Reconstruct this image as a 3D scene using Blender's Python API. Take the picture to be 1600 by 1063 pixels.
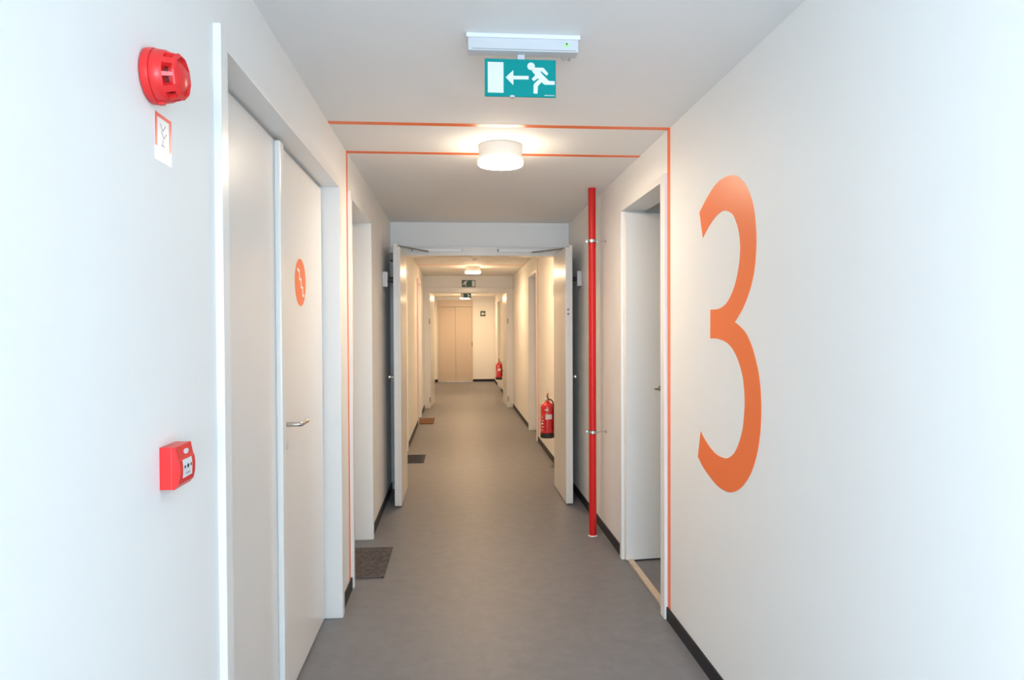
import bpy, bmesh, math, random
from mathutils import Vector, Matrix
from mathutils.geometry import tessellate_polygon
random.seed(4)
for o in list(bpy.data.objects): bpy.data.objects.remove(o)
S = bpy.context.scene
COL = S.collection
PI = math.pi

# ------------------------------------------------------------------ camera
CAM_H = 1.5554
YAW, PITCH, ROLL = 0.080027, 0.016199, -0.004386
cd = bpy.data.cameras.new('camera'); cam = bpy.data.objects.new('camera', cd); COL.objects.link(cam)
cd.sensor_width = 36.0; cd.lens = 36.0 * 1080 / 1600; cd.clip_start = 0.02; cd.clip_end = 100
fw = Vector((math.sin(YAW)*math.cos(PITCH), math.cos(YAW)*math.cos(PITCH), -math.sin(PITCH)))
rt = Vector((math.cos(YAW), -math.sin(YAW), 0)); up = rt.cross(fw)
r2 = math.cos(ROLL)*rt + math.sin(ROLL)*up; u2 = -math.sin(ROLL)*rt + math.cos(ROLL)*up
cam.matrix_world = Matrix(((r2.x, u2.x, -fw.x, 0), (r2.y, u2.y, -fw.y, 0), (r2.z, u2.z, -fw.z, CAM_H), (0, 0, 0, 1)))
S.camera = cam

# ------------------------------------------------------------------ light
DAY = 210.0          # daylight through the unseen end window, watts
SIDE_FILL = {1: 260.0, -1: 5.0}     # fill light at the added left and right side windows, watts
LAMP = 80.0          # ceiling lamp diffuser emission
LAMP_NEAR = 62.0     # the nearest lamp is dimmer
LAMP_COL = (1.0, 0.68, 0.39)
LAMP_NEAR_COL = (1.0, 0.80, 0.58)
DAY_COL = (0.68, 0.86, 1.0)
S.view_settings.view_transform = 'Standard'; S.view_settings.look = 'None'
S.view_settings.exposure = 1.17; S.view_settings.gamma = 1.0; S.view_settings.use_curve_mapping = False
w = bpy.data.worlds.new('sky'); S.world = w; w.use_nodes = True
w.node_tree.nodes['Background'].inputs[0].default_value = (0.70, 0.85, 1.0, 1)
w.node_tree.nodes['Background'].inputs[1].default_value = 0.6
al = bpy.data.lights.new('window_daylight', 'AREA'); al.shape = 'RECTANGLE'; al.size = 3.6; al.size_y = 2.0
al.energy = DAY; al.color = DAY_COL
ao = bpy.data.objects.new('window_daylight', al); COL.objects.link(ao)
ao.location = (-0.25, -4.85, 1.35); ao.rotation_euler = (math.radians(138), 0, 0)  # unseen window light, tilted up to brighten the ceiling
for sx, xx in ((1, -2.85), (-1, 3.35)):
    a2 = bpy.data.lights.new('side_window_daylight', 'AREA'); a2.shape = 'RECTANGLE'; a2.size = 3.0; a2.size_y = 2.0
    a2.energy = SIDE_FILL[sx]; a2.color = DAY_COL
    a3 = bpy.data.objects.new('side_window_daylight', a2); COL.objects.link(a3)
    a3.location = (xx, -2.6, 1.4); a3.rotation_euler = (math.radians(90), 0, -sx*math.radians(90))  # side light added out of view to balance the near walls

# ------------------------------------------------------------------ materials
def mat(name, col, rough=0.5, spec=0.5, metal=0.0, emit=None, estr=0.0, noise=None, bump=None, coat=0.0):
    m = bpy.data.materials.new(name); m.use_nodes = True
    nt = m.node_tree; b = nt.nodes['Principled BSDF']
    b.inputs['Base Color'].default_value = (*col, 1); b.inputs['Roughness'].default_value = rough
    b.inputs['Metallic'].default_value = metal; b.inputs['Specular IOR Level'].default_value = spec
    b.inputs['Coat Weight'].default_value = coat
    if emit:
        b.inputs['Emission Color'].default_value = (*emit, 1); b.inputs['Emission Strength'].default_value = estr
    tc = nt.nodes.new('ShaderNodeTexCoord')
    if noise:      # (scale, second colour, low, high)
        n = nt.nodes.new('ShaderNodeTexNoise'); n.inputs['Scale'].default_value = noise[0]; n.inputs['Detail'].default_value = 6
        n.inputs['Roughness'].default_value = 0.65
        nt.links.new(tc.outputs['Object'], n.inputs['Vector'])
        r = nt.nodes.new('ShaderNodeValToRGB'); r.color_ramp.elements[0].position = noise[2]; r.color_ramp.elements[1].position = noise[3]
        r.color_ramp.elements[0].color = (*noise[1], 1); r.color_ramp.elements[1].color = (*col, 1)
        nt.links.new(n.outputs['Fac'], r.inputs['Fac']); nt.links.new(r.outputs['Color'], b.inputs['Base Color'])
    if bump:       # (scale, strength, distance)
        n = nt.nodes.new('ShaderNodeTexNoise'); n.inputs['Scale'].default_value = bump[0]; n.inputs['Detail'].default_value = 4
        nt.links.new(tc.outputs['Object'], n.inputs['Vector'])
        bm_ = nt.nodes.new('ShaderNodeBump'); bm_.inputs['Strength'].default_value = bump[1]; bm_.inputs['Distance'].default_value = bump[2]
        nt.links.new(n.outputs['Fac'], bm_.inputs['Height']); nt.links.new(bm_.outputs['Normal'], b.inputs['Normal'])
    return m
M = {}
M['wall'] = mat('wall_paint', (0.88, 0.875, 0.86), 0.6, 0.3, bump=(60, 0.08, 0.002))
M['ceiling'] = mat('ceiling_paint', (0.91, 0.905, 0.895), 0.7, 0.2, bump=(45, 0.08, 0.002))
M['frame'] = mat('frame_paint', (0.86, 0.85, 0.83), 0.28, 0.5, bump=(8, 0.03, 0.004))
M['leaf'] = mat('leaf_paint', (0.85, 0.835, 0.81), 0.30, 0.5, bump=(5, 0.05, 0.004))
M['grey_frame'] = mat('fire_door_paint', (0.73, 0.71, 0.68), 0.25, 0.5, bump=(5, 0.04, 0.004))
M['floor'] = mat('linoleum', (0.205, 0.206, 0.224), 0.44, 0.30, noise=(14, (0.172, 0.173, 0.189), 0.3, 0.7), bump=(220, 0.06, 0.001))
M['skirting'] = mat('skirting_rubber', (0.016, 0.018, 0.025), 0.5, 0.3)
M['orange'] = mat('orange_paint', (0.98, 0.20, 0.05), 0.38, 0.5)
M['red'] = mat('red_plastic', (0.80, 0.028, 0.028), 0.32, 0.5)
M['red_pipe'] = mat('red_pipe_paint', (0.62, 0.017, 0.015), 0.34, 0.25, bump=(30, 0.05, 0.002))
M['red_steel'] = mat('extinguisher_red', (0.62, 0.010, 0.016), 0.22, 0.6, coat=0.5)
M['dark_red'] = mat('dark_red_inside', (0.16, 0.008, 0.012), 0.6)
M['teal'] = mat('sign_green', (0.0, 0.27, 0.265), 0.5, 0.15)
M['deep_green'] = mat('sign_dark_green', (0.01, 0.075, 0.065), 0.4, 0.5)
M['white'] = mat('white_plastic', (0.84, 0.85, 0.86), 0.35, 0.5)
M['sign_white'] = mat('sign_white', (0.74, 0.76, 0.80), 0.4, 0.4)
M['housing'] = mat('housing_plastic', (0.60, 0.61, 0.64), 0.45, 0.3)
M['lamp_body'] = mat('lamp_white', (0.74, 0.72, 0.69), 0.4, 0.4)
M['glow'] = mat('lamp_diffuser', (0.9, 0.88, 0.85), 0.4, 0.3, emit=LAMP_COL, estr=LAMP)
M['glow_near'] = mat('lamp_diffuser_dim', (0.9, 0.88, 0.85), 0.4, 0.3, emit=LAMP_NEAR_COL, estr=LAMP_NEAR)
for k, v in (('glow', LAMP), ('glow_near', LAMP_NEAR)): M[k+'_rim'] = mat('lamp_rim', (0.9, 0.88, 0.85), 0.4, 0.3, emit=LAMP_COL if k == 'glow' else LAMP_NEAR_COL, estr=v*0.32)
M['chrome'] = mat('brushed_steel', (0.62, 0.61, 0.59), 0.25, 0.5, metal=1.0)
M['dark'] = mat('black_rubber', (0.02, 0.02, 0.022), 0.5)
M['grey'] = mat('grey_metal', (0.22, 0.21, 0.20), 0.4, 0.5)
M['brass'] = mat('brass', (0.55, 0.40, 0.16), 0.35, 0.5, metal=1.0)
M['silver'] = mat('closer_silver', (0.72, 0.72, 0.74), 0.3, 0.5)
M['symbol_white'] = mat('symbol_white', (0.93, 0.91, 0.88), 0.7, 0.1)
M['led'] = mat('green_led', (0.25, 0.6, 0.2), 0.3, 0.5, emit=(0.25, 0.9, 0.15), estr=0.35)
M['wood'] = mat('pale_wood', (0.62, 0.52, 0.42), 0.5, 0.3, noise=(30, (0.52, 0.42, 0.33), 0.3, 0.7))
M['lift'] = mat('lift_door_paint', (0.60, 0.50, 0.40), 0.35, 0.4, bump=(5, 0.04, 0.003))
M['lift_top'] = mat('lift_header_paint', (0.66, 0.55, 0.45), 0.4, 0.4)
M['mat_grey'] = mat('door_mat_charcoal_pile', (0.155, 0.145, 0.145), 0.95, 0.1, noise=(45, (0.075, 0.07, 0.072), 0.38, 0.62), bump=(300, 0.8, 0.004))
M['mat_dark'] = mat('door_mat_dark_rubber', (0.10, 0.108, 0.13), 0.85, 0.2, noise=(60, (0.045, 0.046, 0.055), 0.4, 0.6), bump=(300, 0.6, 0.003))
M['mat_brown'] = mat('door_mat_coir', (0.22, 0.125, 0.075), 0.95, 0.1, noise=(70, (0.15, 0.08, 0.05), 0.4, 0.6), bump=(300, 0.8, 0.003))
M['pencil'] = mat('pencil_grey', (0.35, 0.37, 0.40), 0.7, 0.2)
M['label_grey'] = mat('label_print_grey', (0.35, 0.36, 0.38), 0.5, 0.3)

# ------------------------------------------------------------------ mesh helpers (all shapes are given in room coordinates, metres)
ORG = {}
def box(bm, x0, x1, y0, y1, z0, z1, bev=0.0):
    if x0 > x1: x0, x1 = x1, x0
    if y0 > y1: y0, y1 = y1, y0
    if z0 > z1: z0, z1 = z1, z0
    r = bmesh.ops.create_cube(bm, size=1.0)
    vs = r['verts']
    for v in vs:
        v.co = Vector(((x0+x1)/2 + v.co.x*(x1-x0), (y0+y1)/2 + v.co.y*(y1-y0), (z0+z1)/2 + v.co.z*(z1-z0)))
    if bev > 0:
        es = list({e for v in vs for e in v.link_edges})
        bmesh.ops.bevel(bm, geom=es, offset=bev, segments=2, profile=0.7, affect='EDGES')
def frame_of(axis):
    a = Vector(axis).normalized(); t = Vector((0, 0, 1)) if abs(a.z) < 0.9 else Vector((1, 0, 0))
    u = a.cross(t).normalized(); v = a.cross(u).normalized()
    return a, u, v
def lathe(bm, c, axis, prof, n=48, cap=True, ang=(0, 2*PI)):
    """prof: list of (radius, distance along axis)"""
    a, u, v = frame_of(axis); c = Vector(c); full = abs(ang[1]-ang[0]-2*PI) < 1e-6
    rings = []
    m = n if full else n+1
    for r, h in prof:
        rings.append([bm.verts.new(c + a*h + (u*math.cos(t)+v*math.sin(t))*max(r, 1e-5)) for t in [ang[0]+(ang[1]-ang[0])*i/n for i in range(m)]])
    for A, B in zip(rings, rings[1:]):
        for i in range(n if full else n):
            j = (i+1) % m if full else i+1
            try: bm.faces.new((A[i], A[j], B[j], B[i]))
            except ValueError: pass
    if cap and full:
        for R in (rings[0], rings[-1]):
            try: bm.faces.new(R)
            except ValueError: pass
def tube(bm, pts, r, n=12):
    pts = [Vector(p) for p in pts]; rings = []
    d0 = (pts[1]-pts[0]).normalized(); a, u, v = frame_of(d0)
    for i, p in enumerate(pts):
        if i == 0: d = (pts[1]-pts[0])
        elif i == len(pts)-1: d = pts[-1]-pts[-2]
        else: d = (pts[i+1]-pts[i]).normalized() + (pts[i]-pts[i-1]).normalized()
        d.normalize(); u = (u - d*u.dot(d)).normalized(); v = d.cross(u)
        rr = r[i] if isinstance(r, (list, tuple)) else r
        rings.append([bm.verts.new(p + (u*math.cos(2*PI*k/n)+v*math.sin(2*PI*k/n))*rr) for k in range(n)])
    for A, B in zip(rings, rings[1:]):
        for k in range(n): bm.faces.new((A[k], A[(k+1) % n], B[(k+1) % n], B[k]))
    bm.faces.new(rings[0]); bm.faces.new(rings[-1])
def arc_pts(pts, rad=0.02, seg=6):
    """round the inner corners of a polyline"""
    P = [Vector(p) for p in pts]; out = [P[0]]
    for i in range(1, len(P)-1):
        a = P[i] + (P[i-1]-P[i]).normalized()*rad; b = P[i] + (P[i+1]-P[i]).normalized()*rad
        for k in range(seg+1):
            t = k/seg; out.append(a*(1-t)**2 + P[i]*2*t*(1-t) + b*t*t)
    return out + [P[-1]]
def prism(bm, pts3, off):
    """solid from a flat outline pts3 pushed along off"""
    P = [Vector(p) for p in pts3]; off = Vector(off)
    A = [bm.verts.new(p) for p in P]; B = [bm.verts.new(p+off) for p in P]
    for t in tessellate_polygon([[(p-P[0])*200.0 for p in P]]):
        try: bm.faces.new([B[i] for i in t]); bm.faces.new([A[i] for i in reversed(t)])
        except ValueError: pass
    n = len(P)
    for i in range(n):
        try: bm.faces.new((A[i], A[(i+1) % n], B[(i+1) % n], B[i]))
        except ValueError: pass
def obj(name, bm, material, parent=None, org=None, smooth=False):
    bmesh.ops.recalc_face_normals(bm, faces=bm.faces)
    if parent is not None: org = ORG[parent.name]
    if org is None:
        lo = [min(v.co[i] for v in bm.verts) for i in range(3)]; hi = [max(v.co[i] for v in bm.verts) for i in range(3)]
        org = ((lo[0]+hi[0])/2, (lo[1]+hi[1])/2, lo[2])
    org = Vector(org)
    for v in bm.verts: v.co -= org
    me = bpy.data.meshes.new(name); bm.to_mesh(me); bm.free()
    me.materials.append(material)
    if smooth:
        for p in me.polygons: p.use_smooth = True
        try: me.set_sharp_from_angle(angle=math.radians(35))
        except Exception: pass
    o = bpy.data.objects.new(name, me); COL.objects.link(o)
    if parent is not None: o.parent = parent
    else: o.location = org
    ORG[o.name] = org
    return o
def N(): return bmesh.new()
def bx(name, material, parent, *b, bev=0.0):
    bm = N(); box(bm, *b, bev=bev); return obj(name, bm, material, parent)
def thing(name, label, cat, loc, group=None):
    o = bpy.data.objects.new(name, None); COL.objects.link(o); o.empty_display_size = 0.1
    o.location = loc; ORG[o.name] = Vector(loc)
    o['label'] = label; o['category'] = cat
    if group: o['group'] = group
    return o
def tag(o, label, cat, group=None):
    o['label'] = label; o['category'] = cat
    if group: o['group'] = group
    return o
def struct(o, label, cat):
    o['kind'] = 'structure'; o['label'] = label; o['category'] = cat; return o
def copy_tree(o, loc, label):
    def rec(s, par):
        c = s.copy(); COL.objects.link(c)
        if par is not None: c.parent = par
        for ch in [k for k in bpy.data.objects if k.parent == s and k != c]: rec(ch, c)
        return c
    r = rec(o, None); r.location = loc; r['label'] = label
    return r

# ------------------------------------------------------------------ room measures
XL, XR = -0.6383, 1.1156
ZC, ZC2 = 2.60, 2.50
YE = 20.45            # end wall
Y0 = -0.7             # where the corridor opens to the added window hall
F1, F2 = 6.82, 13.66  # fire door walls
HX0, HX1, HY = -2.6, 3.1, -4.5

# floor and ceiling
bm = N(); box(bm, HX0-0.2, HX1+0.2, HY-0.2, YE+0.2, -0.12, 0.0)
struct(obj('floor', bm, M['floor']), 'grey linoleum floor running down the corridor', 'floor')
bm = N(); box(bm, HX0-0.2, HX1+0.2, HY-0.2, F2+0.12, ZC, ZC+0.15); box(bm, XL-0.4, XR+1.4, F2+0.12, YE+0.2, ZC2, ZC+0.15)
struct(obj('ceiling', bm, M['ceiling']), 'white painted corridor ceiling', 'ceiling')

def wall_run(bm, xa, xb, y0, y1, opens):
    y = y0
    for a, b, h in opens:
        box(bm, xa, xb, y, a, 0, ZC+0.02); box(bm, xa, xb, a, b, h, ZC+0.02); y = b
    box(bm, xa, xb, y, y1, 0, ZC+0.02)
LO = [(1.93, 3.785, 2.33), (4.23, 5.16, 2.35), (7.96, 8.88, 2.35), (11.36, 12.29, 2.35)]
RO = [(3.64, 4.57, 2.35), (9.50, 10.55, 2.35), (17.55, 18.6, 2.28)]
bm = N(); wall_run(bm, XL-0.30, XL, Y0, YE+0.2, LO)
struct(obj('wall_left', bm, M['wall']), 'white plastered corridor wall on the left', 'wall')
bm = N(); wall_run(bm, XR, XR+0.15, Y0, YE+0.2, RO)
struct(obj('wall_right', bm, M['wall']), 'white plastered corridor wall on the right', 'wall')
bm = N(); box(bm, XL-0.3, XR+1.3, YE, YE+0.2, 0, ZC+0.02)
struct(obj('wall_end', bm, M['wall']), 'cream wall closing the far end of the corridor', 'wall')
# unseen hall added behind the camera, with windows to bring daylight in
bm = N()
for xa, xb in ((HX0-0.2, HX0), (HX1, HX1+0.2)):
    box(bm, xa, xb, HY-0.2, -4.1, 0, ZC+0.02); box(bm, xa, xb, -1.1, Y0, 0, ZC+0.02)
    box(bm, xa, xb, -4.1, -1.1, 0, 0.38); box(bm, xa, xb, -4.1, -1.1, 2.42, ZC+0.02)
box(bm, HX0-0.2, XL-0.30, Y0, Y0+0.2, 0, ZC+0.02); box(bm, XR+0.15, HX1+0.2, Y0, Y0+0.2, 0, ZC+0.02)
box(bm, HX0, HX1, HY-0.2, HY, 0, 0.35); box(bm, HX0, HX1, HY-0.2, HY, 2.42, ZC+0.02)
box(bm, HX0, -2.1, HY-0.2, HY, 0.35, 2.42); box(bm, 2.6, HX1, HY-0.2, HY, 0.35, 2.42)
struct(obj('wall_back', bm, M['wall']), 'white walls of the hall behind the camera', 'wall')
bm = N()
for x in (-2.1, -0.53, 1.04, 2.55): box(bm, x, x+0.05, HY-0.12, HY-0.06, 0.35, 2.42)
for z in (0.35, 2.37): box(bm, -2.1, 2.6, HY-0.12, HY-0.06, z, z+0.05)
struct(obj('window_1', bm, M['frame']), 'wide white window frame behind the camera', 'window')
for n, xx, sd in ((2, HX0-0.10, 'left'), (3, HX1+0.04, 'right')):
    bm = N()
    for y in (-4.1, -2.62, -1.15): box(bm, xx, xx+0.06, y, y+0.05, 0.38, 2.42)
    for z in (0.38, 2.37): box(bm, xx, xx+0.06, -4.1, -1.1, z, z+0.05)
    struct(obj('window_%d' % n, bm, M['frame']), 'wide white window frame on the %s side of the hall behind the camera' % sd, 'window')

# wall between the corridor sections
def fire_frame(y, idx, ceil, label):
    bm = N(); box(bm, XL-0.02, XR+0.02, y, y+0.12, 2.345, ceil+0.01)
    struct(obj('wall_lintel_%d' % idx, bm, M['wall']), 'wall strip above the %s pair of fire doors' % label, 'wall')
    bm = N()
    box(bm, XL, -0.515, y-0.05, y+0.12, 0, 2.36, 0.003); box(bm, 0.985, XR, y-0.05, y+0.12, 0, 2.36, 0.003)
    box(bm, -0.515, 0.985, y-0.05, y+0.12, 2.272, 2.36, 0.003)
    fr = struct(obj('trim_%d' % idx, bm, M['grey_frame']), 'white painted frame around the %s pair of fire doors' % label, 'door frame')
    return fr
fr1 = fire_frame(F1, 1, ZC, 'nearest')
fr2 = fire_frame(F2, 2, ZC, 'far')
for z in (0.17, 1.71):
    for x in (-0.535, 1.0): bx('strike_plate', M['grey'], fr2, x, x+0.02, F2-0.056, F2-0.05, z-0.05, z+0.05, bev=0.001)

# skirtings
SK = 0.07
def skirt(name, x0, x1, runs, label):
    bm = N()
    for a, b in runs: box(bm, x0, x1, a, b, 0, SK, 0.0015)
    return struct(obj(name, bm, M['skirting']), label, 'skirting board')
skirt('baseboard_left', XL, XL+0.009, [(Y0, 1.90), (3.823, 4.185), (5.205, F1-0.05), (F1+0.12, 7.92), (8.92, 11.32), (12.33, F2-0.05), (F2+0.12, YE)], 'black rubber skirting along the left wall')
skirt('baseboard_right', XR-0.009, XR, [(Y0, 3.583), (4.602, F1-0.05), (F1+0.12, 9.44), (10.61, F2-0.05), (F2+0.12, 17.5), (18.65, YE)], 'black rubber skirting along the right wall')
bm = N(); box(bm, XL+0.009, -0.55, YE-0.012, YE, 0, SK); box(bm, 0.475, XR-0.009, YE-0.012, YE, 0, SK)
struct(obj('baseboard_end', bm, M['skirting']), 'black rubber skirting along the end wall', 'skirting board')

# ------------------------------------------------------------------ orange painted lines and numeral
def paint_line(label, y, side):
    bm = N(); hw = 0.0235; t = 0.0012
    box(bm, XL, XR, y-hw, y+hw, ZC-t, ZC)
    if side > 0: box(bm, XR-t, XR, y-hw, y+hw, SK, ZC-t)
    else: box(bm, XL, XL+t, y-hw, y+hw, SK, ZC-t)
    return tag(obj('orange_line', bm, M['orange']), label, 'painted line', 'orange lines painted across the corridor')
paint_line('orange line crossing the ceiling before the lamp and running down the right wall', 3.562, 1)
paint_line('orange line crossing the ceiling behind the nearest lamp and running down the left wall', 4.145, -1)
paint_line('orange line down the right wall beyond the nearest fire doors, beside a door', 9.43, 1)
paint_line('orange line across the ceiling and down the left wall beyond the nearest fire doors', 11.29, -1)

THREE = [(3.102,2.086),(2.994,2.14),(2.901,2.173),(2.814,2.182),(2.731,2.174),(2.669,2.155),(2.609,2.118),(2.566,2.076),(2.53,2.022),(2.51,1.966),(2.5,1.906),(2.5,1.854),(2.509,1.796),(2.53,1.739),(2.564,1.688),(2.622,1.63),(2.698,1.579),(2.652,1.563),(2.594,1.537),(2.542,1.491),(2.506,1.44),(2.478,1.387),(2.461,1.328),(2.455,1.268),(2.457,1.208),(2.467,1.153),(2.486,1.095),(2.519,1.034),(2.562,0.982),(2.615,0.938),(2.67,0.906),(2.73,0.884),(2.795,0.874),(2.886,0.877),(2.982,0.899),(3.063,0.926),(3.123,0.958),(3.086,1.081),(3.042,1.056),(2.962,1.025),(2.886,1.009),(2.796,1.011),(2.736,1.03),(2.686,1.063),(2.646,1.112),(2.619,1.161),(2.605,1.22),(2.601,1.278),(2.611,1.34),(2.632,1.386),(2.671,1.433),(2.72,1.47),(2.779,1.494),(2.85,1.506),(2.905,1.51),(2.966,1.509),(2.965,1.636),(2.882,1.636),(2.83,1.643),(2.779,1.66),(2.73,1.693),(2.691,1.735),(2.663,1.786),(2.648,1.834),(2.645,1.883),(2.658,1.934),(2.684,1.978),(2.723,2.016),(2.797,2.042),(2.865,2.043),(2.937,2.024),(3.003,1.996),(3.058,1.964)]
CORN = {0, 16, 36, 37, 55, 56, 72}
def smooth_outline(P, corners, k=4):
    n = len(P); out = []
    for i in range(n):
        p1, p2 = P[i], P[(i+1) % n]
        p0 = P[i-1] if i not in corners else p1
        p3 = P[(i+2) % n] if (i+1) % n not in corners else p2
        for s in range(k):
            t = s/k
            out.append(tuple(0.5*((2*p1[d]) + (-p0[d]+p2[d])*t + (2*p0[d]-5*p1[d]+4*p2[d]-p3[d])*t*t + (-p0[d]+3*p1[d]-3*p2[d]+p3[d])*t**3) for d in (0, 1)))
    return out
bm = N(); prism(bm, [(XR, y, z) for y, z in smooth_outline(THREE, CORN)], (-0.0015, 0, 0))
tag(obj('wall_numeral', bm, M['orange']), 'huge orange number 3 painted on the right wall', 'wall number')

def slab(bm, x, y, ang, length, th, z0, z1):
    c, s = math.cos(ang), math.sin(ang)
    P = [(x, y), (x+c*length, y+s*length), (x+c*length-s*th, y+s*length+c*th), (x-s*th, y+c*th)]
    prism(bm, [(a, b, z0) for a, b in P], (0, 0, z1-z0))
# ------------------------------------------------------------------ doors
def casing(name_idx, side, ya, yb, ztop, wn, wf, wt, depth, prot, label, liner_to):
    """frame round an opening ya..yb; side -1 left wall, +1 right wall"""
    xw = XL if side < 0 else XR
    f = -side
    bm = N()
    x_face = xw + f*prot
    # face plates standing proud of the wall, and the lining inside the opening
    box(bm, x_face, liner_to, ya-wn, ya, 0, ztop, 0.003); box(bm, x_face, liner_to, yb, yb+wf, 0, ztop, 0.003)
    box(bm, x_face, liner_to, ya-wn, yb+wf, ztop, ztop+wt, 0.003)
    return struct(obj('trim_%d' % name_idx, bm, M['frame']), label, 'door frame')
def lever(parent, x, y, z, out, along, length=0.12, material=None, rose=True, neck=0.055):
    """round lever handle: neck leaves the leaf along `out`, bar runs along `along`"""
    material = material or M['chrome']
    o = Vector(out); a = Vector(along); c = Vector((x, y, z))
    bm = N(); tube(bm, arc_pts([c, c+o*neck, c+o*neck+a*length], 0.016), 0.0098, 14)
    h = obj('door_handle', bm, material, parent, smooth=True)
    if rose:
        bm = N(); lathe(bm, c, out, [(0.024, 0), (0.024, 0.005), (0.020, 0.008)], 28)
        obj('rose', bm, material, parent, smooth=True)
    return h

# stair door (left, nearest): two leaves in one frame
# frame: thin lining pieces so that the recess shows
bm = N()
zt = 2.315
box(bm, XL+0.020, -0.765, 1.90, 1.955, 0, zt+0.055, 0.003)
box(bm, XL+0.020, -0.765, 3.762, 3.822, 0, zt+0.055, 0.003)
box(bm, XL+0.020, -0.765, 1.955, 3.762, zt, zt+0.055, 0.003)
box(bm, -0.722, -0.765, 3.747, 3.762, 0, zt, 0.001); box(bm, -0.722, -0.765, 1.955, 3.747, zt-0.006, zt, 0.001)
struct(obj('trim_3', bm, M['frame']), 'white frame around the stair doors on the left', 'door frame')
bm = N(); box(bm, -0.76, -0.712, 1.958, 2.80, 0.012, 2.305, 0.002)
d = struct(obj('door_1', bm, M['leaf']), 'plain fixed leaf of the stair doors, nearer the camera', 'door')
bm = N(); box(bm, -0.712, -0.688, 2.795, 2.855, 0.012, 2.302, 0.006); obj('cover_strip', bm, M['frame'], d)
bm = N(); box(bm, -0.76, -0.712, 2.803, 3.743, 0.012, 2.305, 0.002)
d = struct(obj('door_2', bm, M['leaf']), 'stair door leaf with round orange stairs symbol and lever handle', 'door')
lever(d, -0.712, 2.925, 1.163, (1, 0, 0), (0, 1, 0), 0.115, neck=0.066, rose=False)
bm = N(); lathe(bm, (-0.712, 3.238, 1.772), (1, 0, 0), [(0.108, 0), (0.108, 0.0012)], 64)
disc = obj('stairs_sign', bm, M['orange'], d)
bm = N()      # zigzag stair symbol going down to the right with round ends
zz = [(-0.060, 0.055), (-0.028, 0.050), (-0.022, 0.016), (0.004, 0.012), (0.010, -0.020), (0.036, -0.024), (0.042, -0.058), (0.060, -0.058)]
for (a, b), (c_, e) in zip(zz, zz[1:]):
    L = math.hypot(c_-a, e-b); nx, nz = -(e-b)/L*0.0056, (c_-a)/L*0.0056
    prism(bm, [(-0.7108, 3.238+a+nx, 1.772+b+nz), (-0.7108, 3.238+c_+nx, 1.772+e+nz), (-0.7108, 3.238+c_-nx, 1.772+e-nz), (-0.7108, 3.238+a-nx, 1.772+b-nz)], (0.0012, 0, 0))
for a, b in zz: lathe(bm, (-0.7108, 3.238+a, 1.772+b), (1, 0, 0), [(0.0075, 0), (0.0075, 0.0016)], 14)
obj('stairs_symbol', bm, M['symbol_white'], disc)
bm = N(); box(bm, -0.80, -0.762, 1.93, 3.785, 0, 2.33)  # black sheet stands in for the shade in the door gaps
struct(obj('wall_recess_1', bm, M['dark']), 'dark gap behind the stair doors', 'wall')

def left_door(idx, ya, yb, label_f, label_d):
    bm = N(); zt = 2.335; xi = -0.845
    for a, b in ((ya-0.045, ya), (yb, yb+0.045)): box(bm, XL+0.018, xi, a, b, 0, zt+0.045, 0.003)
    box(bm, XL+0.018, xi, ya, yb, zt, zt+0.045, 0.003)
    struct(obj('trim_%d' % (idx+1), bm, M['frame']), label_f, 'door frame')
    bm = N(); box(bm, -0.845, -0.80, ya+0.004, yb-0.004, 0.012, zt-0.003, 0.002)
    d = struct(obj('door_%d' % idx, bm, M['leaf']), label_d, 'door')
    lever(d, -0.80, ya+0.09, 1.12, (1, 0, 0), (0, 1, 0), 0.12)
left_door(3, 4.23, 5.155, 'white frame of the left door with a grey mat', 'white apartment door on the left behind the grey mat')
left_door(4, 7.96, 8.875, 'white frame of the left door just beyond the fire doors', 'white apartment door on the left just beyond the fire doors')
left_door(5, 11.36, 12.285, 'white frame of the left door with a brown mat', 'white apartment door on the left with the brown mat')

def right_door(idx, ya, yb, wn, label_f, label_d, closed=True, zt=2.335, wf=None):
    wf = wf or wn
    bm = N(); xi = XR+0.145
    box(bm, XR-0.018, xi, ya-wn, ya, 0, zt+0.04, 0.003); box(bm, XR-0.018, xi, yb, yb+wf, 0, zt+0.04, 0.003)
    box(bm, XR-0.018, xi, ya, yb, zt, zt+0.04, 0.003)
    struct(obj('trim_%d' % (idx+1), bm, M['frame']), label_f, 'door frame')
    if closed:
        bm = N(); box(bm, xi-0.045, xi, ya+0.004, yb-0.004, 0.012, zt-0.003, 0.002)
        d = struct(obj('door_%d' % idx, bm, M['leaf']), label_d, 'door')
        lever(d, xi-0.045, ya+0.09, 1.12, (-1, 0, 0), (0, 1, 0), 0.12)
right_door(6, 3.66, 4.550, 0.072, 'white frame of the open doorway on the right', '', closed=False, wf=0.05)
right_door(7, 9.52, 10.53, 0.06, 'white frame of the right door beyond the fire doors', 'white door on the right beyond the near fire doors')
right_door(8, 17.57, 18.58, 0.05, 'white frame of the right door past the far extinguisher', 'white door on the right past the far extinguisher', zt=2.265)

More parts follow.
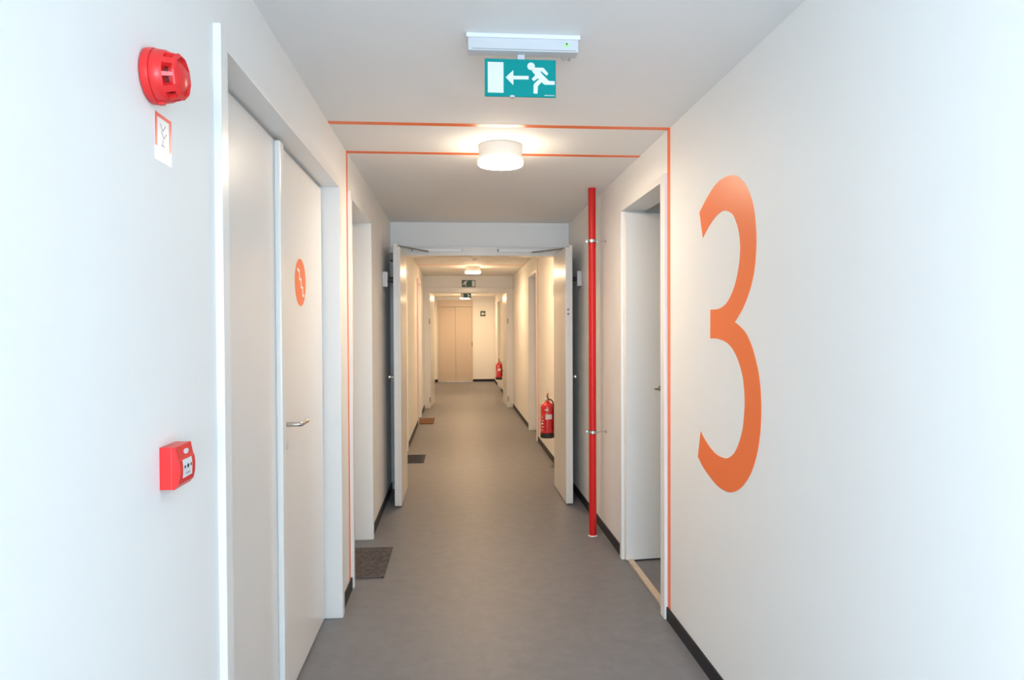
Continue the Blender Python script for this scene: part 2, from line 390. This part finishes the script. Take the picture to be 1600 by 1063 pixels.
# small store behind the open doorway on the right
bm = N()
box(bm, 2.25, 2.35, 3.3, 4.9, 0, ZC+0.02); box(bm, XR+0.15, 2.25, 3.2, 3.3, 0, ZC+0.02); box(bm, XR+0.15, 2.25, 4.64, 4.74, 0, ZC+0.02)
struct(obj('wall_store', bm, M['wall']), 'white walls of the small room behind the open doorway', 'wall')
bm = N(); box(bm, XR+0.012, XR+0.05, 3.66, 4.55, 0, 0.018, 0.004)
struct(obj('trim_20', bm, M['wood']), 'pale wooden threshold in the open doorway', 'threshold')
bm = N(); slab(bm, 1.118, 4.500, math.radians(6), 0.285, 0.038, 0.012, 2.318)
d = struct(obj('door_9', bm, M['leaf']), 'white door leaf standing open in the right doorway', 'door')
bm = N(); tube(bm, arc_pts([(1.366, 4.527, 1.153), (1.366, 4.477, 1.153), (1.302, 4.470, 1.153)], 0.015), [0.0105]*8+[0.006], 14)
obj('door_handle', bm, M['chrome'], d, smooth=True)
bm = N(); lathe(bm, (1.366, 4.527, 1.153), (0, -1, 0), [(0.024, 0), (0.024, 0.006)], 24); obj('rose', bm, M['chrome'], d)
bm = N(); lathe(bm, (1.366, 4.527, 1.03), (0, -1, 0), [(0.009, 0), (0.009, 0.004)], 18); obj('keyhole', bm, M['grey'], d)
bm = N(); box(bm, 1.405, 1.50, 4.555, 4.64, 0, 2.32, 0.003)
struct(obj('trim_21', bm, M['frame']), 'white post beside the open leaf in the right doorway', 'door frame')

# fire doors, first pair (open towards the camera)
bm = N(); box(bm, -0.545, -0.506, 6.068, 6.80, 0.012, 2.300, 0.002)
L = struct(obj('door_10', bm, M['grey_frame']), 'left leaf of the nearest fire doors, held open', 'door')
bm = N(); box(bm, -0.506, -0.484, 6.068, 6.795, 0.012, 2.272, 0.002); obj('rebate', bm, M['grey_frame'], L)
bm = N(); box(bm, -0.600, -0.545, 6.28, 6.52, 2.18, 2.245, 0.006); obj('closer_body', bm, M['grey'], L)
bm = N(); lathe(bm, (-0.545, 6.13, 1.135), (-1, 0, 0), [(0.022, 0), (0.022, 0.006), (0.008, 0.010), (0.008, 0.032), (0.019, 0.036), (0.021, 0.048), (0.012, 0.056)], 24)
obj('door_knob', bm, M['chrome'], L, smooth=True)
bm = N(); box(bm, 0.955, 0.985, 6.01, 6.755, 0.012, 2.268, 0.002)
Rr = N(); box(Rr, 0.985, 1.016, 6.01, 6.76, 0.012, 2.288, 0.002)
R_ = struct(obj('door_11', Rr, M['grey_frame']), 'right leaf of the nearest fire doors, held open', 'door')
obj('rebate', bm, M['grey_frame'], R_)
bm = N(); lathe(bm, (1.016, 6.10, 1.125), (1, 0, 0), [(0.022, 0), (0.022, 0.006), (0.008, 0.010), (0.008, 0.028), (0.019, 0.032), (0.021, 0.042), (0.012, 0.05)], 24)
obj('door_knob', bm, M['chrome'], R_, smooth=True)
for z in (1.722, 1.684):
    bm = N(); lathe(bm, (0.978, 6.01, z), (0, -1, 0), [(0.010, 0), (0.010, 0.003)], 18); obj('latch_bolt', bm, M['grey'], R_)
# second pair, folded away from the camera
bm = N()
slab(bm, -0.513, F2+0.125, math.radians(86), 0.74, 0.04, 0.012, 2.262)
struct(obj('door_12', bm, M['grey_frame']), 'left leaf of the far fire doors, folded away', 'door')
bm = N(); slab(bm, 0.985+0.04, F2+0.125, math.radians(91), 0.74, 0.04, 0.012, 2.262)
struct(obj('door_13', bm, M['grey_frame']), 'right leaf of the far fire doors, folded away', 'door')

# door closers: slide rail on the header with an arm to each leaf
def closer(x0, x1, piv, sl, label):
    t = thing('door_closer', label, 'door closer', ((x0+x1)/2, F1-0.05, 2.305), 'slide rail closers on the fire door header')
    bx('rail', M['white'], t, x0, x1, F1-0.080, F1-0.05, 2.308, 2.334, bev=0.003)
    for x in (x0, x1): bx('end_cap', M['grey'], t, x-0.012, x+0.004, F1-0.074, F1-0.05, 2.311, 2.333, bev=0.002)
    bm = N(); tube(bm, [piv, (sl[0], sl[1], sl[2])], 0.0075, 8); obj('arm', bm, M['grey'], t)
    bm = N(); lathe(bm, (piv[0], piv[1], piv[2]-0.022), (0, 0, 1), [(0.013, 0), (0.013, 0.03)], 16); obj('pivot', bm, M['grey'], t)
closer(-0.415, 0.058, (-0.520, 6.35, 2.312), (-0.27, F1-0.086, 2.306), 'silver closer rail on the header, above the left fire door leaf')
closer(0.415, 0.900, (0.998, 6.33, 2.293), (0.74, F1-0.086, 2.303), 'silver closer rail on the header, above the right fire door leaf')

# magnetic holders
t = thing('door_magnet', 'grey magnetic door holder on the left wall with black plunger', 'door holder', (XL, 6.10, 1.93), 'magnetic holders of the fire doors')
bx('housing', M['housing'], t, XL, XL+0.045, 6.05, 6.14, 1.925, 2.055, bev=0.008)
bm = N(); lathe(bm, (XL+0.045, 6.095, 1.985), (1, 0, 0), [(0.019, 0), (0.019, 0.030), (0.027, 0.031), (0.027, 0.047)], 24); obj('plunger', bm, M['dark'], t, smooth=True)
t = thing('door_magnet', 'grey magnetic door holder on the right wall behind the fire door', 'door holder', (XR, 6.13, 1.93), 'magnetic holders of the fire doors')
bx('housing', M['housing'], t, XR, XR-0.04, 6.10, 6.18, 1.935, 2.07, bev=0.008)
bm = N(); lathe(bm, (XR-0.04, 6.14, 2.00), (-1, 0, 0), [(0.019, 0), (0.019, 0.035), (0.027, 0.036), (0.027, 0.0585)], 24); obj('plunger', bm, M['dark'], t, smooth=True)

# lift at the end
bm = N(); box(bm, -0.55, -0.505, YE-0.03, YE, 0, 2.40, 0.003); box(bm, 0.44, 0.475, YE-0.03, YE, 0, 2.40, 0.003); box(bm, -0.505, 0.44, YE-0.03, YE, 2.215, 2.40, 0.003)
fr = struct(obj('trim_22', bm, M['lift_top']), 'beige frame around the lift doors', 'door frame')
bx('door_gap', M['grey'], fr, -0.505, 0.44, YE-0.004, YE, 0.0, 2.215)
bm = N(); box(bm, -0.502, -0.035, YE-0.016, YE, 0.015, 2.203, 0.002)
struct(obj('door_14', bm, M['lift']), 'left beige panel of the lift door', 'door')
bm = N(); box(bm, -0.027, 0.437, YE-0.020, YE, 0.015, 2.203, 0.002)
struct(obj('door_15', bm, M['lift']), 'right beige panel of the lift door', 'door')
bm = N(); box(bm, -0.505, 0.44, YE-0.06, YE-0.022, 0, 0.012)
struct(obj('trim_23', bm, M['chrome']), 'steel sill in front of the lift doors', 'threshold')
bm = N(); box(bm, 0.444, 0.470, YE-0.036, YE-0.03, 1.05, 1.17, 0.001); obj('call_button', bm, M['grey'], fr)

# ------------------------------------------------------------------ lamps
def lamp(x, y, z, label, glow='glow'):
    t = thing('ceiling_lamp', label, 'lamp', (x, y, z), 'round ceiling lamps along the corridor')
    c = (x, y, z)
    bm = N(); lathe(bm, c, (0, 0, -1), [(0.120, 0), (0.124, 0.002), (0.124, 0.004), (0.1245, 0.008), (0.1245, 0.083)], 72); obj('lamp_body', bm, M['lamp_body'], t, smooth=True)
    bm = N(); lathe(bm, c, (0, 0, -1), [(0.1285, 0.105), (0.125, 0.110), (0.110, 0.1135), (0.001, 0.1145)], 72, cap=False); df = obj('diffuser', bm, M[glow], t, smooth=True)
    bm = N(); lathe(bm, c, (0, 0, -1), [(0.124, 0.082), (0.126, 0.083), (0.1285, 0.087), (0.1285, 0.105)], 72, cap=False); obj('diffuser_rim', bm, M[glow+'_rim'], df, smooth=True)
    return t
lamp(0.256, 3.955, ZC, 'round white ceiling lamp nearest the camera, lit warm', 'glow_near')
L0 = lamp(0.265, 7.78, ZC, 'lit round ceiling lamp hidden just behind the near door header')
copy_tree(L0, (0.278, 11.60, ZC), 'lit round ceiling lamp between the two pairs of fire doors')
copy_tree(L0, (0.255, 15.4, ZC2), 'lit round ceiling lamp hidden just behind the far door header')
copy_tree(L0, (0.235, 19.1, ZC2), 'lit round ceiling lamp in front of the lift')

t = thing('smoke_detector', 'small white smoke detector on the ceiling before the second lamp', 'smoke detector', (0.267, 10.05, ZC))
bm = N(); lathe(bm, (0.267, 10.05, ZC), (0, 0, -1), [(0.052, 0), (0.052, 0.018), (0.046, 0.024)], 32); obj('base', bm, M['white'], t, smooth=True)
bm = N(); lathe(bm, (0.267, 10.05, ZC), (0, 0, -1), [(0.036, 0.024), (0.036, 0.040), (0.030, 0.052), (0.001, 0.055)], 32); obj('sensor_head', bm, M['white'], t, smooth=True)

# ------------------------------------------------------------------ exit signs
MAN = [(1050,275),(1200,275),(1225,292),(1305,385),(1275,427),(1175,343),(1150,345),(1190,400),(1315,525),(1430,532),(1425,600),(1235,598),(1175,552),(1105,625),(1098,770),(1022,765),(1025,605),(1040,575),(1130,490),(1108,478),(1030,532),(988,490),(1058,418),(995,340),(1010,315)]
def sign_uv(px, py):
    u = (px-100)/1350; v = (py-105-(px-100)*0.0185)/712; return u, v
def sign_panel(parent, x0, x1, y, z0, z1, mirror, green, arrow=True):
    """pictogram panel facing the camera side (-y)"""
    W_, H_ = x1-x0, z1-z0
    def P(u, v):
        if mirror: u = 1-u
        return (x0+u*W_, y, z1-v*H_)
    plate = N(); box(plate, x0, x1, y, y+0.006, z0, z1, 0.0008); pl = obj('sign_plate', plate, green, parent)
    e = (0, -0.0012, 0)
    bm = N(); prism(bm, [P(0.042, 0.09), (P(0.262, 0.09)), P(0.262, 0.905), P(0.042, 0.905)], e); obj('door_symbol', bm, M['sign_white'], pl)
    if arrow:
        bm = N(); prism(bm, [P(*sign_uv(a, b)) for a, b in ((495, 460), (640, 325), (640, 432), (930, 434), (930, 500), (640, 500), (640, 610))], e); obj('arrow_symbol', bm, M['sign_white'], pl)
    bm = N(); prism(bm, [P(*sign_uv(a, b)) for a, b in MAN], e)
    u, v = sign_uv(978, 250); c = P(u, v)
    prism(bm, [(c[0]+math.cos(k*PI/14)*0.053*W_, y, c[2]+math.sin(k*PI/14)*0.053*W_) for k in range(28)], e)
    obj('running_man_symbol', bm, M['sign_white'], pl)
    return pl
t = thing('exit_sign', 'green exit sign with arrow and running man under a white ceiling housing', 'exit sign', (0.24, 2.52, ZC), 'green running man exit signs')
bm = N(); box(bm, 0.046, 0.440, 2.458, 2.512, 2.541, ZC, 0.004); hs = obj('housing', bm, M['housing'], t)
bm = N(); box(bm, 0.060, 0.430, 2.4565, 2.459, 2.5455, 2.5470); obj('seam', bm, M['grey'], hs)
bm = N(); box(bm, 0.040, 0.446, 2.452, 2.518, 2.585, ZC, 0.003); obj('cover_lip', bm, M['sign_white'], hs)
bm = N(); lathe(bm, (0.397, 2.4585, 2.566), (0, -1, 0), [(0.0075, 0), (0.0075, 0.002), (0.005, 0.005)], 20); ring = obj('indicator_light', bm, M['led'], hs)
bm = N(); lathe(bm, (0.397, 2.4535, 2.5685), (0, -1, 0), [(0.0035, 0), (0.0035, 0.001)], 14); obj('led_window', bm, M['deep_green'], ring)
pl = sign_panel(t, 0.106, 0.363, 2.492, 2.391, 2.525, False, M['teal'])
bm = N(); x = 0.325       # tiny maker's print in the lower right corner
lathe(bm, (0.3235, 2.492, 2.3975), (0, -1, 0), [(0.0019, 0), (0.0019, 0.001)], 12)
for k, wd in enumerate((0.0026, 0.0022, 0.0026, 0.0018, 0.0024, 0.0024, 0.0018, 0.0026, 0.0024)):
    h = (0.0034, 0.0024)[k % 3 > 0]; x0 = 0.3275 + k*0.0035; box(bm, x0, x0+wd, 2.4908, 2.492, 2.3962, 2.3962+h)
obj('maker_print', bm, M['sign_white'], pl)
bm = N(); box(bm, 0.225, 0.250, 2.493, 2.500, 2.524, 2.541); obj('bracket', bm, M['housing'], t)
bm = N(); lathe(bm, (0.205, 2.497, 2.392), (0, 0, -1), [(0.010, -0.003), (0.010, 0.004)], 18); obj('clip', bm, M['housing'], t)

# pencil mark on the ceiling beside the housing
bm = N()
SC = lambda p: (0.407+(p[0]-0.385)*0.6, 2.645+(p[1]-2.645)*0.6)
def stroke(bm, a, b, wdt=0.0013):
    a, b = SC(a), SC(b)
    (x0, y0), (x1, y1) = a, b; Ls = math.hypot(x1-x0, y1-y0); nx, ny = -(y1-y0)/Ls*wdt, (x1-x0)/Ls*wdt
    prism(bm, [(x0+nx, y0+ny, ZC), (x1+nx, y1+ny, ZC), (x1-nx, y1-ny, ZC), (x0-nx, y0-ny, ZC)], (0, 0, -0.0006))
for a, b in (((0.385, 2.690), (0.398, 2.655)), ((0.398, 2.655), (0.402, 2.700)), ((0.408, 2.720), (0.428, 2.645)), ((0.432, 2.705), (0.444, 2.650)), ((0.432, 2.705), (0.452, 2.700)), ((0.446, 2.650), (0.446, 2.725))): stroke(bm, a, b)
tag(obj('pencil_mark', bm, M['pencil']), 'faint grey handwritten marks on the ceiling beside the exit sign housing', 'marking')

t = thing('exit_sign', 'small dark green exit sign on the lintel over the far fire doors', 'exit sign', (0.245, F2, 2.38), 'green running man exit signs')
sign_panel(t, 0.11, 0.378, F2-0.007, 2.383, 2.518, True, M['deep_green'], arrow=False)
t = thing('exit_sign', 'dark green exit sign under the ceiling between the far fire doors and the lift', 'exit sign', (0.24, 17.5, ZC2), 'green running man exit signs')
bx('housing', M['white'], t, 0.05, 0.44, 17.46, 17.54, 2.455, ZC2, bev=0.004)
sign_panel(t, 0.112, 0.372, 17.497, 2.335, 2.455, False, M['deep_green'], arrow=False)
t = thing('assembly_sign', 'small square green sign on the end wall right of the lift', 'sign', (0.777, YE, 1.9))
bm = N(); box(bm, 0.705, 0.855, YE-0.005, YE, 1.93, 2.085, 0.001); sp = obj('sign_plate', bm, M['deep_green'], t)
bm = N(); prism(bm, [(0.725+a*0.11, YE-0.005, 1.948+b*0.115) for a, b in ((0, .5), (.42, 1), (.42, .7), (1, .7), (1, .3), (.42, .3), (.42, 0))], (0, -0.001, 0)); obj('arrow_symbol', bm, M['sign_white'], sp)

# ------------------------------------------------------------------ red riser pipe
px, py = 1.011, 5.10
t = thing('fire_riser_pipe', 'red vertical pipe from floor to ceiling by the right wall', 'pipe', (px, py, 0))
bm = N(); lathe(bm, (px, py, 0.006), (0, 0, 1), [(0.0275, 0), (0.0275, ZC-0.006)], 40); obj('pipe', bm, M['red_pipe'], t, smooth=True)
bm = N(); lathe(bm, (px, py, 0), (0, 0, 1), [(0.034, 0), (0.034, 0.003), (0.029, 0.006)], 32); obj('floor_collar', bm, M['white'], t)
for z in (2.206, 0.781):
    bm = N(); lathe(bm, (px, py, z-0.010), (0, 0, 1), [(0.0275, 0), (0.0330, 0), (0.0330, 0.020), (0.0275, 0.020)], 36, cap=False)
    box(bm, px-0.046, px-0.030, py-0.004, py+0.004, z-0.010, z+0.010, 0.001); box(bm, px+0.030, px+0.046, py-0.004, py+0.004, z-0.010, z+0.010, 0.001)
    lathe(bm, (px-0.038, py-0.012, z), (0, 1, 0), [(0.004, 0), (0.004, 0.024)], 10)
    cl = obj('pipe_clamp', bm, M['chrome'], t, smooth=True)
    bm = N(); lathe(bm, (px, py, z-0.013), (0, 0, 1), [(0.0275, 0), (0.0310, 0), (0.0310, 0.026), (0.0275, 0.026)], 36, cap=False); obj('rubber_lining', bm, M['dark'], cl)
    bm = N(); lathe(bm, (px+0.033, py, z), (1, 0, 0), [(0.004, 0), (0.004, XR-px-0.033)], 12); lathe(bm, (XR, py, z), (-1, 0, 0), [(0.014, 0), (0.014, 0.003)], 16)
    obj('wall_rod', bm, M['chrome'], cl)

# ------------------------------------------------------------------ fire extinguishers
def extinguisher(x, y, z, label):
    t = thing('fire_extinguisher', label, 'fire extinguisher', (x, y, z), 'red fire extinguishers hung on the right wall')
    c = (x, y, z); R = 0.0755
    prof = [(0.066, 0.05), (R, 0.06), (R, 0.345)] + [(R*math.cos(a*PI/16)+0.0, 0.345+0.055*math.sin(a*PI/16)) for a in range(1, 6)] + [(0.026, 0.403), (0.022, 0.415)]
    bm = N(); lathe(bm, c, (0, 0, 1), prof, 48); obj('cylinder', bm, M['red_steel'], t, smooth=True)
    bm = N(); lathe(bm, c, (0, 0, 1), [(0.070, 0), (R+0.002, 0.004), (R+0.002, 0.052), (0.070, 0.056)], 48); obj('base_ring', bm, M['dark'], t, smooth=True)
    bm = N(); lathe(bm, (x, y, z+0.413), (0, 0, 1), [(0.020, 0), (0.020, 0.018), (0.013, 0.022), (0.013, 0.045)], 24); box(bm, x-0.014, x+0.014, y-0.014, y+0.014, z+0.428, z+0.452, 0.003)
    va = obj('valve', bm, M['brass'], t, smooth=True)
    bm = N(); lathe(bm, (x-0.014, y-0.004, z+0.436), (-0.7, -0.7, 0), [(0.015, 0), (0.015, 0.010), (0.012, 0.014)], 20); obj('pressure_gauge', bm, M['white'], va)
    bm = N(); tube(bm, [(x+0.004, y+0.02, z+0.452), (x, y-0.02, z+0.468), (x-0.004, y-0.085, z+0.503)], [0.010, 0.011, 0.007], 10); obj('carry_lever', bm, M['red_steel'], t, smooth=True)
    bm = N(); tube(bm, [(x+0.004, y+0.01, z+0.440), (x+0.008, y-0.04, z+0.446), (x+0.010, y-0.075, z+0.430)], [0.008, 0.009, 0.006], 10); obj('squeeze_handle', bm, M['dark'], t, smooth=True)
    bm = N(); hx, hy = x+0.058, y-0.067
    tube(bm, arc_pts([(x+0.012, y-0.008, z+0.436), (x+0.052, y-0.045, z+0.425), (hx+0.012, hy-0.004, z+0.335), (hx+0.012, hy-0.004, z+0.10)], 0.03), 0.0085, 12); obj('hose', bm, M['dark_red'], t, smooth=True)
    bm = N(); tube(bm, [(hx+0.012, hy-0.004, z+0.13), (hx+0.012, hy-0.004, z+0.075)], [0.012, 0.009], 12); obj('nozzle', bm, M['dark'], t, smooth=True)
    def patch(name, a0, a1, z0, z1, material):
        bm = N(); n = 12; rows = []
        for zz_ in (z0, z1):
            rows.append([bm.verts.new((x+math.sin(a0+(a1-a0)*i/n)*(R+0.0008), y-math.cos(a0+(a1-a0)*i/n)*(R+0.0008), z+zz_)) for i in range(n+1)])
        for i in range(n): bm.faces.new((rows[0][i], rows[0][i+1], rows[1][i+1], rows[1][i]))
        obj(name, bm, material, t, smooth=True)
    patch('label_plate', -0.42, 0.62, 0.215, 0.268, M['sign_white'])
    patch('label_title', -0.46, 0.10, 0.312, 0.328, M['sign_white'])
    for k in range(5): patch('label_print', -1.15, -0.80 + 0.12*(k % 2), 0.09+k*0.035, 0.098+k*0.035, M['sign_white'])
    patch('label_symbol', -1.05, -0.80, 0.155, 0.175, M['sign_white'])
    bm = N(); box(bm, x+R, XR, y-0.02, y+0.02, z+0.20, z+0.23, 0.002); box(bm, XR-0.004, XR, y-0.025, y+0.025, z+0.15, z+0.42, 0.001); obj('wall_bracket', bm, M['grey'], t)
    return t
extinguisher(1.012, 7.70, 0.330, 'large red fire extinguisher on the right wall just beyond the near fire doors')
extinguisher(1.012, 16.6, 0.335, 'distant red fire extinguisher on the right wall beyond the far fire doors')
t = thing('extinguisher_sign', 'small white and red sign on the wall above the nearer extinguisher', 'sign', (XR, 7.84, 1.95))
bx('sign_plate', M['sign_white'], t, XR-0.0015, XR, 7.77, 7.91, 1.925, 2.07)
bm = N()
for a in ((7.775, 7.905, 2.045, 2.062), (7.775, 7.905, 1.932, 1.948), (7.775, 7.80, 1.948, 2.045), (7.88, 7.905, 1.948, 2.045), (7.825, 7.855, 1.965, 2.025)): box(bm, XR-0.0024, XR-0.0014, a[0], a[1], a[2], a[3])
obj('red_print', bm, M['red'], t)

# ------------------------------------------------------------------ door mats
def door_mat(x0, x1, y0, y1, h, m, label, ribs=False):
    bm = N(); box(bm, x0, x1, y0, y1, 0.0, h, 0.003)
    if ribs:
        k = y0+0.03
        while k < y1-0.03: box(bm, x0+0.03, x1-0.03, k, k+0.012, h-0.001, h+0.003); k += 0.03
    o = obj('door_mat', bm, m); o.rotation_euler = (0, 0, 0)
    return tag(o, label, 'door mat', 'door mats along the left wall')
door_mat(-0.835+0.04, -0.461, 4.345, 4.945, 0.009, M['mat_grey'], 'grey speckled pile door mat nearest the camera, on the left')
door_mat(-0.79, -0.388, 8.07, 8.56, 0.010, M['mat_dark'], 'dark blue-grey door mat just beyond the near fire doors', ribs=True)
door_mat(-0.64, -0.386, 11.37, 12.06, 0.012, M['mat_brown'], 'brown coir door mat, farthest on the left')

# ------------------------------------------------------------------ fire alarm devices on the near left wall
sy, sz = 1.514, 2.088
t = thing('alarm_sounder', 'round red fire alarm sounder high on the left wall', 'alarm', (XL, sy, sz))
ax = (1, 0, 0); c = (XL, sy, sz)
bm = N(); lathe(bm, c, ax, [(0.051, 0), (0.0565, 0.003), (0.0575, 0.012), (0.0565, 0.018), (0.0545, 0.019)], 64); obj('mounting_base', bm, M['red'], t, smooth=True)
bm = N(); lathe(bm, c, ax, [(0.0545, 0.0195), (0.0553, 0.022), (0.0525, 0.040), (0.0500, 0.0435), (0.042, 0.0435)], 64); body = obj('sounder_body', bm, M['red'], t, smooth=True)
bm = N(); lathe(bm, c, ax, [(0.040, 0.030), (0.034, 0.043), (0.028, 0.060)], 48); obj('inner_horn', bm, M['dark_red'], t, smooth=True)
bm = N()      # louvre ribs between body and front cap
for k in range(10):
    a = 2*PI*k/10 + 0.2; wd = 0.085 if k % 2 else 0.15
    P = []
    for r, h, da in ((0.0505, 0.042, -wd), (0.0505, 0.042, wd), (0.0455, 0.064, wd), (0.0455, 0.064, -wd)):
        P.append((XL+h, sy+math.cos(a+da)*r, sz+math.sin(a+da)*r))
    off = (-0.002, -math.cos(a)*0.012, -math.sin(a)*0.012); prism(bm, P, off)
obj('louvre_ribs', bm, M['red'], t)
bm = N(); lathe(bm, c, ax, [(0.0460, 0.0605), (0.0470, 0.0625), (0.0455, 0.0665), (0.040, 0.0690)], 10, cap=False)
lathe(bm, c, ax, [(0.036, 0.058), (0.041, 0.0690)], 10, cap=False); obj('front_ring', bm, M['red'], t)
bm = N(); lathe(bm, c, ax, [(0.036, 0.052), (0.034, 0.062), (0.020, 0.0715), (0.001, 0.0735)], 40); obj('front_cap', bm, M['red'], t, smooth=True)
bm = N(); box(bm, XL+0.018, XL+0.030, sy-0.006, sy+0.006, sz-0.0590, sz-0.0540, 0.001); obj('locking_tab', bm, M['red'], t)

t = thing('alarm_sticker', 'small red bordered white sticker below the alarm sounder', 'sticker', (XL, 1.575, 1.92))
y0_, y1_, z0_, z1_ = 1.534, 1.619, 1.922, 2.024
bm = N(); box(bm, XL, XL+0.0008, y0_, y1_, z0_, z1_); obj('sticker_sheet', bm, M['white'], t)
bm = N(); xs = (XL+0.0008, XL+0.0014)
box(bm, *xs, y0_, y1_, z1_-0.008, z1_); box(bm, *xs, y0_, y0_+0.011, 1.952, z1_-0.008); box(bm, *xs, y1_-0.011, y1_, 1.952, z1_-0.008)  # border stops short; glare is put in as plain white below
obj('red_border', bm, M['red'], t)
bm = N()
for (a, b, c_, e) in ((1.560, 2.004, 1.574, 1.990), (1.574, 1.990, 1.588, 2.004), (1.566, 1.988, 1.580, 1.975), (1.580, 1.975, 1.592, 1.988), (1.574, 1.972, 1.574, 1.958), (1.566, 1.958, 1.584, 1.958)):
    Lm = math.hypot(c_-a, e-b); ny, nz = -(e-b)/Lm*0.0009, (c_-a)/Lm*0.0009
    prism(bm, [(XL+0.0008, a+ny, b+nz), (XL+0.0008, c_+ny, e+nz), (XL+0.0008, c_-ny, e-nz), (XL+0.0008, a-ny, b-nz)], (0.0005, 0, 0))
obj('sticker_symbol', bm, M['label_grey'], t)

t = thing('call_point', 'red manual fire alarm call point on the left wall by the stair doors', 'call point', (XL, 1.58, 1.21))
cy0, cy1, cz0, cz1 = 1.537, 1.624, 1.211, 1.303
bm = N(); box(bm, XL, XL+0.026, cy0, cy1, cz0, cz1, 0.002); obj('back_box', bm, M['red'], t)
bm = N()      # front cover: side profile (x,z) pushed along y, bulging towards its lower third
prof = [(0.026, cz0), (0.031, cz0), (0.039, cz0+0.010), (0.0425, cz0+0.026), (0.0432, cz0+0.045), (0.0415, cz0+0.060), (0.0385, cz0+0.066), (0.0350, cz0+0.084), (0.0335, cz1), (0.026, cz1)]
prism(bm, [(XL+a, cy0, b) for a, b in prof], (0, cy1-cy0, 0)); obj('front_cover', bm, M['red'], t)
bm = N(); prism(bm, [(XL+0.0428, cy0+0.018, cz0+0.022), (XL+0.0436, cy0+0.018, cz0+0.045), (XL+0.0420, cy0+0.018, cz0+0.061), (XL+0.036, cy0+0.018, cz0+0.061), (XL+0.036, cy0+0.018, cz0+0.022)], (0, 0.050, 0))
win = obj('press_panel', bm, M['sign_white'], t)
bm = N(); xx = XL+0.0436; zc_ = cz0+0.045
prism(bm, [(xx, cy0+0.023, zc_+0.004), (xx, cy0+0.023, zc_-0.004), (xx, cy0+0.031, zc_)], (0.0008, 0, 0))
lathe(bm, (xx, cy0+0.043, zc_), (1, 0, 0), [(0.0045, 0), (0.0045, 0.0008)], 16)
prism(bm, [(xx, cy0+0.063, zc_+0.004), (xx, cy0+0.063, zc_-0.004), (xx, cy0+0.055, zc_)], (0.0008, 0, 0))
obj('press_arrows', bm, M['dark'], win)
bm = N(); box(bm, XL+0.0430, XL+0.0440, cy0+0.032, cy0+0.054, cz0+0.0285, cz0+0.0315); obj('panel_print', bm, M['label_grey'], win)
bm = N()
prism(bm, [(XL+0.0360, cy0+0.050+math.cos(k*PI/12)*0.012, cz0+0.076+math.sin(k*PI/12)*0.0058) for k in range(24)], (0.0022, 0, 0)); obj('house_flame_badge', bm, M['sign_white'], t)
